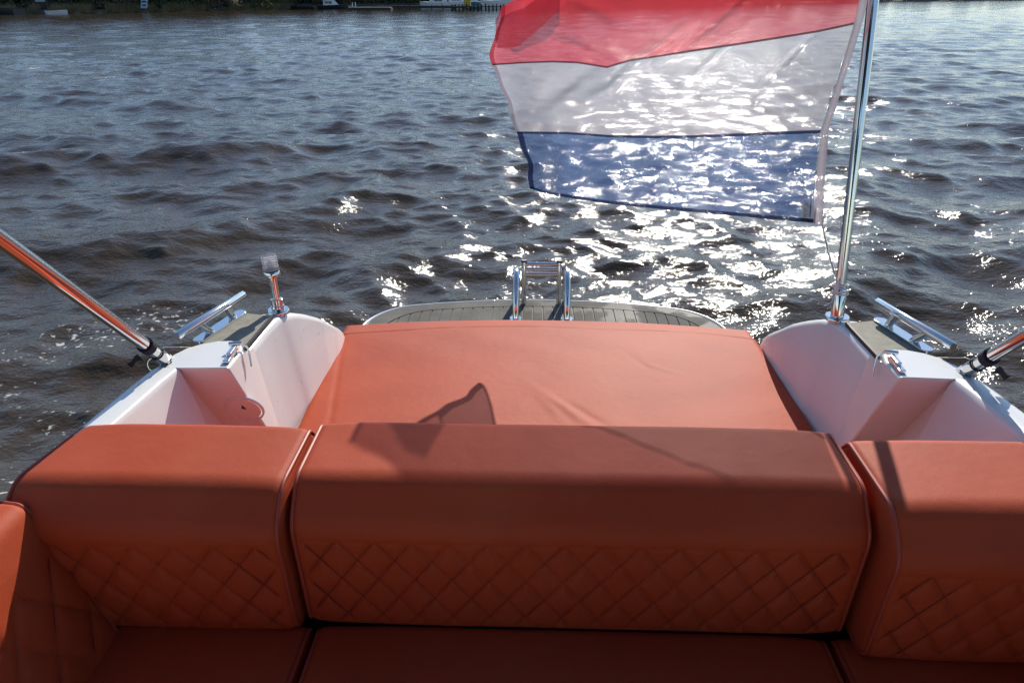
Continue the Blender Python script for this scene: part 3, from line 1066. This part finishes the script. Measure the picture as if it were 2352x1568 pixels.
def loft_cushion(name, prof, rad, a0, a1, place, label, cat, group=None, quilt=None, crease=0., seed=0, step=.0065, astep=.0045, end_r=.018, pipes=(True, True), seam=None, thread=True):
    """profile in (s, d) swept along an axis; place(a, s, d) -> world point"""
    pr = resample(round_poly(prof, rad), step)
    n = len(pr)
    P = np.array([[p.x, p.y] for p in pr])
    tan = np.roll(P, -1, 0) - np.roll(P, 1, 0)
    tan /= np.linalg.norm(tan, axis=1)[:, None]
    nor = np.stack([tan[:, 1], -tan[:, 0]], 1)
    cen = P.mean(0)
    if ((P - cen) * nor).sum() < 0: nor = -nor
    m = max(8, int((a1 - a0) / astep))
    A = np.linspace(a0, a1, m)
    ends = np.array([0, .12, .3, .55, .8]) * end_r
    A = np.unique(np.concatenate([A[(A > a0 + end_r) & (A < a1 - end_r)], a0 + ends, a1 - ends, [a0 + end_r, a1 - end_r]]))
    rg = np.random.default_rng(seed)
    ph = rg.uniform(0, 6.28, 12)
    V = []
    q0 = cen
    for a in A:
        e = min(a - a0, a1 - a)
        ins = end_r * (1 - math.sqrt(max(0, 1 - (1 - min(e, end_r) / end_r) ** 2)))
        bulge = .006 * (1 - math.exp(-e / .05))
        off = np.full(n, -ins + bulge)
        s_, d_ = P[:, 0], P[:, 1]
        off += crease * (np.sin(a * 17 + ph[0] + 3 * d_ / .1) * np.sin(a * 7.3 + ph[1]) * .4 + .5 * np.sin(a * 41 + ph[2] + s_ * 30) * np.exp(-((a - a0) / .12) ** 2) + .5 * np.sin(a * 37 + ph[3] + d_ * 25) * np.exp(-((a1 - a) / .12) ** 2))
        if seam is not None:
            off += -.0025 * np.exp(-((d_ - seam) / .003) ** 2) * (nor[:, 0] < -.5)
        if quilt:
            dt, db, wq, hq, amp = quilt
            face = (nor[:, 0] < -.7)
            t = (dt - d_)
            u1 = (a / wq + t / hq) % 1.0
            u2 = (a / wq - t / hq) % 1.0
            l1 = np.minimum(u1, 1 - u1) * wq * .75
            l2 = np.minimum(u2, 1 - u2) * wq * .75
            g = np.exp(-(l1 / .0034) ** 2) + np.exp(-(l2 / .0034) ** 2)
            puff = np.sqrt(np.clip(np.minimum(l1, l2) / (.25 * wq), 0, 1))
            mask = face * np.clip(t / .004, 0, 1) * np.clip((d_ - db) / .01, 0, 1) * min(1, e / .03)
            off += mask * (.8 * amp * (puff - 1) - .6 * amp * np.minimum(g, 1))
        Q = P + nor * off[:, None]
        V.append(np.array([place(a, q[0], q[1])[:] for q in Q]))
    V = np.array(V)
    m = len(A)
    idx = np.arange(m * n).reshape(m, n)
    a_ = idx[:-1]
    b2 = idx[1:]
    Fq = np.stack([a_, b2, np.roll(b2, -1, 1), np.roll(a_, -1, 1)], -1).reshape(-1, 4)
    root = empty(name, place((a0 + a1) / 2, float(cen[0]), float(P[:, 1].min())))
    # caps: pinch to the centre
    VV = V.reshape(-1, 3)
    c0 = np.array(place(a0, cen[0], cen[1])[:])
    c1 = np.array(place(a1, cen[0], cen[1])[:])
    rings0 = [VV[idx[0]] * (1 - k) + c0 * k for k in (.3, .7, .985)]
    rings1 = [VV[idx[-1]] * (1 - k) + c1 * k for k in (.3, .7, .985)]
    allv = [VV]
    nv = len(VV)
    Fs = [Fq]
    for base, rings, flip in ((idx[0], rings0, True), (idx[-1], rings1, False)):
        prev = base
        for r in rings:
            cur = np.arange(nv, nv + n)
            nv += n
            allv.append(r)
            fq = np.stack([prev, cur, np.roll(cur, -1), np.roll(prev, -1)], -1)
            Fs.append(fq[:, ::-1] if flip else fq)
            prev = cur
    o = arr_mesh('cover', np.concatenate(allv), np.concatenate(Fs), M['vinyl'], root)
    bm = bmesh.new()
    bm.from_mesh(o.data)
    bmesh.ops.recalc_face_normals(bm, faces=bm.faces)
    bm.to_mesh(o.data)
    bm.free()
    for k, (on, a) in enumerate(zip(pipes, (a0 + end_r * .30, a1 - end_r * .30))):
        if on:
            ins = end_r * (1 - math.sqrt(1 - .7 ** 2))
            Q = P + nor * (-ins + .0022)
            MB().tube([place(a, q[0], q[1]) for q in Q[::3]], .0036, 8, closed=True).build('piping', M['piping'], root)
    if quilt and thread:
        dt, db, wq, hq, amp = quilt
        mb = MB()
        cs, cd_ = P[:, 0], P[:, 1]
        sel = nor[:, 0] < -.7
        o_ = np.argsort(cd_[sel])
        fs_, fd_ = cs[sel][o_], cd_[sel][o_]
        for sg in (1, -1):
            for k in range(int(math.floor(a0 / wq)) - 6, int(math.ceil(a1 / wq)) + 7):
                pts = []
                for d in np.linspace(dt - .001, db + .006, 16):
                    a = (k - sg * (dt - d) / hq) * wq
                    if a0 + .02 < a < a1 - .02:
                        pts.append(place(a, float(np.interp(d, fd_, fs_)) - .006 + 1.22 * amp, d))
                if len(pts) > 1: mb.tube(pts, .0008, 5)
        o = mb.build('stitching', M['thread'], root)
        o['kind'] = 'stuff'
    tag(root, label, cat, group)
    return root


def back(name, label, x0, x1, yf, yb, dtop, dbot, seed, flare=0., fine=1., bounce_wedge=False, quilt=(-.058, -.250, .061, .086, .0055), pipes=(True, True), seam=-.056):
    prof = [(yf + .025, dbot), (yf, dtop - .062), (yf + .055, dtop - .003), (yb, dtop), (yb + .005, dbot)]
    rad = [.03, .05, .05, .022, .02]
    if bounce_wedge:
        prof = prof[:4] + [(yb + .085, -.062), (yb + .09, dbot)]  # hidden rear bulge, shaped to bounce red light into the pocket
        rad = rad[:4] + [.02, .02]
    return loft_cushion(name, prof, rad, x0, x1, lambda a, s, d: B(a - flare * (x1 - a) / (x1 - x0) * (yb - s) / (yb - yf), s, d), label, 'cushion', 'backrest cushions', quilt=quilt, crease=.0012, seed=seed, pipes=pipes, seam=seam, step=.0055 / fine, astep=.0045 / fine)


back('backrest_cushion', 'wide centre backrest cushion with diamond quilting in front of the sun pad', -.440, .478, .925, 1.150, .032, -.262, 1, fine=1.4)
back('backrest_cushion', 'orange backrest cushion filling the corner beside the side backrest', -.868, -.447, .905, 1.122, .030, -.262, 2, flare=.035, bounce_wedge=True)
back('backrest_cushion', 'orange backrest cushion set forward beside the wide centre one', .489, .905, .872, 1.105, .034, -.258, 3, bounce_wedge=True)


def seat(label, x0, x1, seed):
    prof = [(.42, -.262), (.955, -.262), (.955, -.375), (.42, -.375)]
    return loft_cushion('seat_cushion', prof, [.03, .02, .02, .03], x0, x1, lambda a, s, d: B(a, s, d), label, 'cushion', 'seat cushions', crease=.001, seed=seed)


seat('dark wide orange seat cushion below the centre backrest', -.425, .452, 5)
seat('orange seat cushion in the corner beside the side backrest', -.86, -.432, 6)
seat('orange seat cushion below the backrest set forward', .459, .88, 7)
for sx, lab in ((-1, 'orange side backrest cushion with quilting along the port gunwale'), (1, 'orange side backrest cushion with quilting along the starboard gunwale')):
    prof = [(.750, -.30), (.830, -.05), (.853, .008), (.92, .014), (.92, -.30)]
    # profile direction: s is the distance from the centreline, front faces inboard
    loft_cushion('side_backrest', prof, [.02, .03, .03, .02, .02], -1.2, .928, lambda a, s, d, sx=sx: B(sx * s, a, d), lab, 'cushion', 'side backrest cushions', quilt=(-.075, -.25, .09, .12, .005), crease=0., seed=8, step=.009, astep=.007)


# sun pad
def sun_pad():
    root = empty('sun_pad', B(0, 1.8, -.34))
    nu, nv = 190, 130
    y0 = 1.34
    V = np.zeros((nv, nu, 3))
    us = np.linspace(-1, 1, nu)
    vs = np.linspace(0, 1, nv)

    def shape(u, v):
        yb = 2.315 - .065 * abs(u) ** 2.2
        xl = -.641 - .048 * v
        xr = .659 - .004 * v
        x = (xl + xr) / 2 + (xr - xl) / 2 * u
        y = y0 + (yb - y0) * v
        return x, y, yb, xl, xr
    for i, v in enumerate(vs):
        for j, u in enumerate(us):
            # squash samples to the rims so that the rounding is resolved
            uu = math.sin(u * math.pi / 2) * .35 + u * .65
            vv = .65 * v + .35 * (.5 - .5 * math.cos(v * math.pi))
            x, y, yb, xl, xr = shape(uu, vv)
            e = min(x - xl, xr - x, yb - y, y - y0)
            r = .022
            d = -.240
            if e < r: d -= r - math.sqrt(max(0, r * r - (r - e) ** 2))
            d += .012 * (1 - uu ** 4) * (1 - (2 * vv - 1) ** 4) - .012
            ys = yb - .109 - .006 * math.sin(x * 9)
            d -= .0045 * math.exp(-((y - ys) / .0045) ** 2) * (abs(uu) < .985)
            if y > ys: d -= .010 * (y - ys) / .109
            xc = -.575 - .09 * (y - 1.63) / .52
            d -= .0018 * math.exp(-((x - xc) / .008) ** 2) * (y < ys)
            # pulled creases near the middle of the forward edge
            for cx, cy, ang, L, w, a in ((.03, 1.68, -.62, .12, .014, .0030), (.08, 1.65, -.72, .10, .011, -.0024), (-.01, 1.68, -.45, .08, .012, .0016), (.26, 1.95, -.5, .06, .01, -.0016), (.32, 1.91, -.9, .06, .008, .0014)):
                dx, dy = x - cx, y - cy
                p = dx * math.cos(ang) + dy * math.sin(ang)
                q = -dx * math.sin(ang) + dy * math.cos(ang)
                p, q = (dx * math.sin(ang) + dy * math.cos(ang)), (dx * math.cos(ang) - dy * math.sin(ang))
                d += a * math.exp(-(p / L) ** 2 - (q / w) ** 2)
            d += .0012 * math.sin(x * 13 + 2 * math.sin(y * 9)) * math.sin(y * 15 + x * 4)
            V[i, j] = B(x, y, d)[:]
    top = V.reshape(-1, 3)
    idx = np.arange(nu * nv).reshape(nv, nu)
    Fq = np.stack([idx[:-1, :-1], idx[:-1, 1:], idx[1:, 1:], idx[1:, :-1]], -1).reshape(-1, 4)
    loop = np.concatenate([idx[0, :], idx[1:, -1], idx[-1, -2::-1], idx[-2:0:-1, 0]])
    L = len(loop)
    sk = [top]
    nvt = len(top)
    prev = loop
    Fs = [Fq]
    for dz in (-.03, -.062, -.066):
        ring = top[loop].copy()
        ring[:, 2] = DECK - .279 + dz
        if dz == -.066:
            ring[:, :2] = ring[:, :2] * .2 + np.array([0, 1.8]) * .8
        cur = np.arange(nvt, nvt + L)
        nvt += L
        sk.append(ring)
        Fs.append(np.stack([prev, cur, np.roll(cur, -1), np.roll(prev, -1)], -1))
        prev = cur
    arr_mesh('cover', np.concatenate(sk), np.concatenate(Fs), M['vinyl'], root)
    pts = [Vector(top[k]) for k in loop[::4]]
    MB().tube([p + Vector((0, 0, -.001)) for p in pts], .0038, 8, closed=True).build('piping', M['piping'], root)
    tag(root, 'large flat orange sun pad between the white coamings', 'sun pad')


sun_pad()

# ------------------------------------------------------------------ stern light
ln = empty('stern_light', B(-.711, 1.735, 0))
ax = Vector((-.03, -.01, 1)).normalized()
b0 = B(-.711, 1.735, 0)
MB().lathe([(0, .006), (.026, .006), (.028, .003), (.028, -.004)], b0, (0, 0, 1), 30).build('base_flange', M['steel'], ln)
MB().lathe([(.0165, .004), (.0165, .016), (.0145, .018), (.0145, .021), (.0155, .022), (.0155, .033), (.0125, .035), (0, .035)], b0, ax, 28).build('socket', M['steel'], ln)
MB().lathe([(.0095, .03), (.0098, .085), (.0115, .086), (.0115, .094)], b0, ax, 24).build('stem', M['steel'], ln)
MB().lathe([(0, .093), (.017, .094), (.0205, .097), (.0205, .109), (.019, .111), (0, .111)], b0, ax, 30).build('collar', M['steel'], ln)
MB().lathe([(.0200, .1105), (.0205, .1125), (.0200, .1135), (0, .1135)], b0, ax, 30).build('seal', M['rubber'], ln)
pr = [(0, .113), (.0200, .1135), (.0205, .116), (.0185, .1195)]
z = .1195
for i in range(6):
    pr += [(.0165, z), (.0190, z + .0012), (.0190, z + .0030), (.0165, z + .0042)]
    z += .0050
pr += [(.0172, z + .001), (.0150, z + .0022), (0, z + .0026)]
MB().lathe(pr, b0, ax, 36).build('lens', M['lens'], ln, sharp=50)
MB().lathe([(0, .1145), (.006, .1145), (.006, .128), (.003, .137), (0, .138)], b0, ax, 16).build('bulb', M['plastic'], ln)
tag(ln, 'stern light with ribbed clear lens on a chrome stem', 'light')

# ------------------------------------------------------------------ flagstaff and flag
st0, st1 = B(.706, 1.735, 0), B(.690, 1.944, 1.28)
sd_ = (st1 - st0).normalized()
fs = empty('flagstaff', st0)
MB().lathe([(0, .006), (.028, .006), (.030, .003), (.030, -.004)], st0, (0, 0, 1), 30).build('base_flange', M['steel'], fs)
MB().lathe([(.0165, .0), (.0165, .072), (.0155, .075), (.0125, .0755)], st0, sd_, 26).build('socket', M['steel'], fs)
MB().lathe([(.0127, .06), (.0127, 1.29)], st0, sd_, 26).build('pole', M['steel'], fs)
MB().lathe([(.0135, 1.288), (.020, 1.292), (.022, 1.305), (.016, 1.32), (0, 1.325)], st0, sd_, 24).build('truck', M['steel'], fs)
tag(fs, 'polished steel flagstaff leaning aft from the starboard deck', 'flagstaff')

flag = empty('flag', B(.69, 1.80, .2))
C_TOP = [(1152, 17), (1190, -8), (1260, -44), (1400, -92), (1550, -120), (1700, -138), (1850, -152), (2012, -188)]
C_S1 = [(1132, 150), (1205, 145), (1268, 143), (1326, 145), (1394, 156), (1447, 140), (1510, 131), (1592, 118), (1689, 104), (1785, 89), (1882, 73), (1961, 56)]
C_S2 = [(1190, 304), (1302, 305), (1398, 312), (1495, 314), (1592, 313), (1689, 309), (1785, 305), (1885, 301)]
C_BOT = [(1217, 433), (1253, 445), (1321, 457), (1398, 468), (1495, 478), (1592, 487), (1689, 496), (1785, 505), (1868, 512)]


def curve_at(C, u):               # u = 0 at the fly, 1 at the hoist
    C = np.array(C, float)
    x = C[0, 0] + (C[-1, 0] - C[0, 0]) * u
    return x, float(np.interp(x, C[:, 0], C[:, 1]))


HOIST_Y = 1.775


def flag_pt(u, v, push=0.0):       # v: 0 top .. 3 bottom
    CS = [C_TOP, C_S1, C_S2, C_BOT]
    i = min(2, int(v))
    f = v - i
    # catmull-like vertical blend keeps the cloth smooth across the seams
    p = [np.array(curve_at(c, u)) for c in CS]
    p0 = p[i - 1] if i > 0 else 2 * p[0] - p[1]
    p3 = p[i + 2] if i < 2 else 2 * p[3] - p[2]
    p1, p2 = p[i], p[i + 1]
    q = .5 * ((2 * p1) + (-p0 + p2) * f + (2 * p0 - 5 * p1 + 4 * p2 - p3) * f * f + (-p0 + 3 * p1 - 3 * p2 + p3) * f ** 3)
    # wrinkled fly edge
    e = max(0, 1 - u / .10)
    q = q + np.array([e * (5 * math.sin(v * 5.2 + .6) + 2 * math.sin(v * 13)) * (0 < v < 3) * min(1, v * 3, (3 - v) * 3), 0])
    w = 1 - u
    k = float(np.interp(v, (0, 1, 1.7, 2, 2.2, 2.64, 3), (-.03, .15, .36, .335, .325, .272, .24)))
    y = HOIST_Y + (.060 * (1.5 - v) / 1.5) * u + .415 * w - .085 * w * max(0, 1 - v) + k * math.exp(-(u / .07) ** 2)
    # the cloth's own waves, growing to the fly
    y += (.012 + .022 * w) * math.sin(2.2 * math.pi * w * 1.15 + .55 * v + .4) * min(1, u * 6 + w * 1.0) * min(1, w * 5)
    y += .016 * w * math.sin(9.5 * w - 2.3 * v)
    # diagonal pulls
    for cu, cv, ang, L, wd, a in ((.20, 1.30, .95, .13, .020, .020), (.33, 1.25, .85, .16, .022, -.018), (.13, 1.45, 1.0, .12, .02, .014), (.60, .75, .8, .12, .012, .010), (.46, .90, .8, .10, .012, -.010), (.72, .35, .8, .10, .012, .009),
                                  (.78, .28, .8, .10, .010, -.009), (.83, 1.25, 1.0, .10, .010, .007), (.28, .45, -.6, .12, .02, .012), (.22, .80, -.5, .10, .018, -.012), (.12, 2.3, 1.3, .15, .03, .012), (.6, 1.15, .9, .1, .012, -.008)):
        du, dv = u - cu, (v - cv) * .36
        pp = du * math.cos(ang) - dv * math.sin(ang)
        qq = du * math.sin(ang) + dv * math.cos(ang)
        y += a * math.exp(-(pp / L) ** 2 - (qq / wd) ** 2)
    return atY(q[0], q[1], y + push)


def cloth_grid(v0, v1, nu, nv, u0=0., u1=1., push=0.0):
    return [[flag_pt(u, v, push) for u in np.linspace(u0, u1, nu)] for v in np.linspace(v0, v1, nv)]


MB().grid(cloth_grid(0, 1, 150, 46)).build('red_stripe', M['f_red'], flag, sharp=180)
MB().grid(cloth_grid(1, 2, 150, 46)).build('white_stripe', M['f_white'], flag, sharp=180)
MB().grid(cloth_grid(2, 3, 150, 46)).build('blue_stripe', M['f_blue'], flag, sharp=180)
MB().grid(cloth_grid(.983, 1.006, 150, 3, push=-.0015)).build('seam', M['f_hem'], flag, sharp=180)
MB().grid(cloth_grid(1.988, 2.022, 150, 3, push=-.0015)).build('seam', M['f_hemblue'], flag, sharp=180)
MB().grid(cloth_grid(2.955, 3.0, 150, 3, push=-.0015)).build('bottom_hem', M['f_hemblue'], flag, sharp=180)
MB().grid(cloth_grid(.0, 1.0, 3, 40, .0, .011, push=-.0015)).build('fly_hem', M['f_fold'], flag, sharp=180)
MB().grid(cloth_grid(1.0, 2.0, 3, 40, .0, .011, push=-.0015)).build('fly_hem', M['f_sleeve'], flag, sharp=180)
MB().grid(cloth_grid(2.0, 3.0, 3, 40, .0, .018, push=-.0015)).build('fly_hem', M['f_hemblue'], flag, sharp=180)
# turned-over upper fly corner, hanging behind the red stripe
fold_hi = [(1138, 48), (1152, 17), (1178, 2), (1215, -14), (1260, -42), (1300, -60)]
fold_lo = [(1141, 110), (1165, 112), (1190, 108), (1228, 76), (1268, 40), (1300, 5)]
rows = []
for k in np.linspace(0, 1, 14):
    row = []
    for s in np.linspace(0, 1, 40):
        a = np.array([np.interp(s * 5, range(6), [p[0] for p in fold_hi]), np.interp(s * 5, range(6), [p[1] for p in fold_hi])])
        c = np.array([np.interp(s * 5, range(6), [p[0] for p in fold_lo]), np.interp(s * 5, range(6), [p[1] for p in fold_lo])])
        q = a + (c - a) * k
        w = 1 - (q[0] - 1152) / 860
        y = HOIST_Y + .03 + .345 * w + .02 + .05 * math.sqrt(k) + .01 * math.sin(s * 14 + k * 3)
        row.append(atY(q[0], q[1], y + .05))
    rows.append(row)
MB().grid(rows).build('folded_corner', M['f_fold'], flag, sharp=180)
# hoist sleeve, label, tie cord
SL_L = [(2012, -188), (1961, 56), (1925, 180), (1885, 301), (1876, 400), (1868, 512)]
SL_R = [(2032, -188), (1985, 40), (1938, 190), (1903, 301), (1896, 400), (1888, 517)]
rows = []
for k in np.linspace(0, 5, 60):
    l = (np.interp(k, range(6), [p[0] for p in SL_L]), np.interp(k, range(6), [p[1] for p in SL_L]))
    r = (np.interp(k, range(6), [p[0] for p in SL_R]), np.interp(k, range(6), [p[1] for p in SL_R]))
    rows.append([atY(l[0] + (r[0] - l[0]) * s, l[1] + (r[1] - l[1]) * s, HOIST_Y + (.06 * (2.5 - k) / 2.5) - .006 * math.sin(s * math.pi) - .002) for s in np.linspace(0, 1, 6)])
MB().grid(rows).build('hoist_sleeve', M['f_sleeve'], flag, sharp=180)


def lab_pt(s, t, push):            # s across 0..1 (to the sleeve), t up 0..1
    a = np.array((1839, 500)) * (1 - s) + np.array((1871, 504)) * s
    c = np.array((1843, 458)) * (1 - s) + np.array((1874, 455)) * s
    q = a * (1 - t) + c * t
    return atY(q[0], q[1], HOIST_Y - .030 - push)


lb = MB().grid([[lab_pt(s, t, 0) for s in np.linspace(0, 1, 4)] for t in np.linspace(0, 1, 4)]).build('maker_label', M['f_label'], flag, smooth=False)
tc_ = bpy.data.curves.new('lettering', 'FONT')
tc_.body = 'PETFLAG'
tc_.size = 1.0
tob = bpy.data.objects.new('lettering_curve', tc_)
COL.objects.link(tob)
bpy.context.view_layer.update()
tm = tob.to_mesh()
pts = [Vector(p.co) for p in tm.vertices]
fcs = [tuple(p.vertices) for p in tm.polygons]
mx, mn = max(p.x for p in pts), min(p.x for p in pts)
my, mny = max(p.y for p in pts), min(p.y for p in pts)
tv = [lab_pt(.52 - .34 * (p.y - mny) / (my - mny), .06 + .88 * (p.x - mn) / (mx - mn), .0012) for p in pts]
tob.to_mesh_clear()
bpy.data.objects.remove(tob)
le = MB().add(tv, fcs).build('lettering', M['mark'], lb, smooth=False, fixn=False)
MB().grid([[lab_pt(s, t, .001) for s in (.60, .70)] for t in (.08, .94)]).build('green_line', simple('green_print', (.12, .25, .16), .7), lb, smooth=False)
c0 = atY(1888, 515, HOIST_Y - .058)
knot = st0 + sd_ * .092 + Vector((-.012, -.012, 0))
MB().tube([c0 + Vector((0, 0, .02)), c0, c0.lerp(knot, .5) + Vector((-.002, 0, -.003)), knot], .0016, 8).build('tie_cord', M['cord'], flag)
for k, (h, tl) in enumerate(((.062, .2), (.067, -.15), (.078, .35), (.084, .1))):
    ring = []
    a = sd_.orthogonal().normalized()
    b2 = sd_.cross(a)
    for i in range(28):
        w = 2 * math.pi * i / 28
        rr_ = .0180 + (.004 if (k == 2 and math.cos(w - 1.2) > .5) else 0)
        ring.append(st0 + sd_ * (h + .006 * tl * math.sin(w)) + (a * math.cos(w) + b2 * math.sin(w)) * rr_)
    MB().tube(ring, .0022, 8, closed=True).build('tie_loop', M['cord'], flag)
MB().tube([knot + Vector((.0, -.002, .008)), knot + Vector((-.002, -.003, -.004)), knot + Vector((.0, -.003, -.02)), knot + Vector((.004, -.004, -.03))], [.0028, .005, .004, .003], 10).build('knot', M['cord'], flag)
MB().tube([st0 + sd_ * .06 + Vector((-.016, -.008, 0)), st0 + sd_ * .045 + Vector((-.022, -.014, 0)), st0 + sd_ * .034 + Vector((-.040, -.012, 0))], .0013, 6).build('cord_tail', M['cord'], flag)
tag(flag, 'red, white and blue flag blowing aft from its staff', 'flag')

# ------------------------------------------------------------------ bimini canopy on its folding frame
bi = empty('bimini_canopy', B(0, -.2, 1.05))
for sx in (-1, 1):
    f0 = B(sx * .838, 1.405, .012)
    top = B(sx * .815, .33, 1.105)
    dv = (top - f0).normalized()
    side = dv.cross(Vector((1, 0, 0))).normalized()
    # deck mount and clevis
    MB().box(f0 + Vector((0, .0, -.002)), (.016, .022, .005)).build('deck_mount', M['steel'], bi, bevel=.003)
    for k in (-1, 1):
        MB().box(f0 + dv * .017 + Vector((k * .009, 0, 0)), (.0018, .011, .017), Matrix.Rotation(math.radians(43), 3, 'X')).build('clevis_plate', M['steel'], bi, bevel=.0015)
    MB().tube([f0 + dv * .022 + Vector((-.013, 0, 0)), f0 + dv * .022 + Vector((.013, 0, 0))], .0042, 12).build('clevis_pin', M['steel'], bi)
    MB().lathe([(0, .016), (.008, .016), (.009, .024), (.0125, .032), (.0145, .040), (.0145, .068), (.0135, .070), (.0130, .0705)], f0, dv, 22).build('end_fitting', M['steel'], bi)
    MB().lathe([(.0151, .068), (.0160, .0685), (.0160, .0715), (.0151, .072)], f0, dv, 22, closed=True).build('rubber_ring', M['rubber'], bi)
    MB().lathe([(.0128, .066), (.0128, (top - f0).length)], f0, dv, 24).build('tube', M['steel'], bi)
    MB().lathe([(.0135, .100), (.0165, .101), (.0168, .120), (.0135, .1215)], f0, dv, 22).build('strap', M['strap'], bi)
    sp0 = f0 + dv * .11 - side * .015
    out = Vector((sx, 0, 0))
    MB().grid([[sp0 + dv * (a * .012) + out * (.012 + .028 * b2) + Vector((0, 0, -.010 - .016 * b2 + .004 * math.sin(b2 * 5 + a))) for b2 in np.linspace(0, 1, 8)] for a in (-1, 0, 1)]).build('strap_end', M['strap'], bi)
    wire = [f0 + dv * .046 + Vector((sx * .010, 0, .012)), f0 + Vector((sx * .018, .02, .030)), f0 + Vector((sx * -.006, .055, .014)), f0 + Vector((sx * -.016, .075, .004))]
    MB().tube(wire, .0009, 6).build('safety_wire', M['steel'], bi)
    ring = [f0 + dv * .020 + Vector((sx * (.030 + .014 * math.cos(w)), .004 * math.sin(w), -.010 + .014 * math.sin(w))) for w in np.linspace(0, 6.28, 20, endpoint=False)]
    MB().tube(ring, .0009, 6, closed=True).build('split_ring', M['steel'], bi)
    f1 = B(sx * .845, -1.55, .03)
    MB().tube([f1, B(sx * .82, -1.5, 1.10)], .0128, 14).build('tube', M['steel'], bi)
for y, d in ((.33, 1.10), (-.6, 1.16), (-1.5, 1.10)):
    MB().tube([B(x, y, d + .05 * (1 - (x / .82) ** 2)) for x in np.linspace(-.817, .817, 15)], .0128, 12).build('bow', M['steel'], bi)
rows = []
for y in np.linspace(.46, -1.6, 24):
    dd = 1.122 + .06 * math.sin((.46 - y) / 2.06 * math.pi)
    arc = [(x, dd + .05 * (1 - (x / .86) ** 2)) for x in np.linspace(-.86, .86, 25)]
    arc = [(-.885, dd - .60), (-.88, dd - .05)] + arc + [(.88, dd - .05), (.885, dd - .60)]  # deep side drops added out of view, to cut side light on cushions
    rows.append([B(x, y, d) for x, d in arc])
MB().grid(rows).build('canvas', M['canvas'], bi, sharp=180)
tag(bi, 'sun canopy over the cockpit on slanting polished steel tubes', 'canopy')
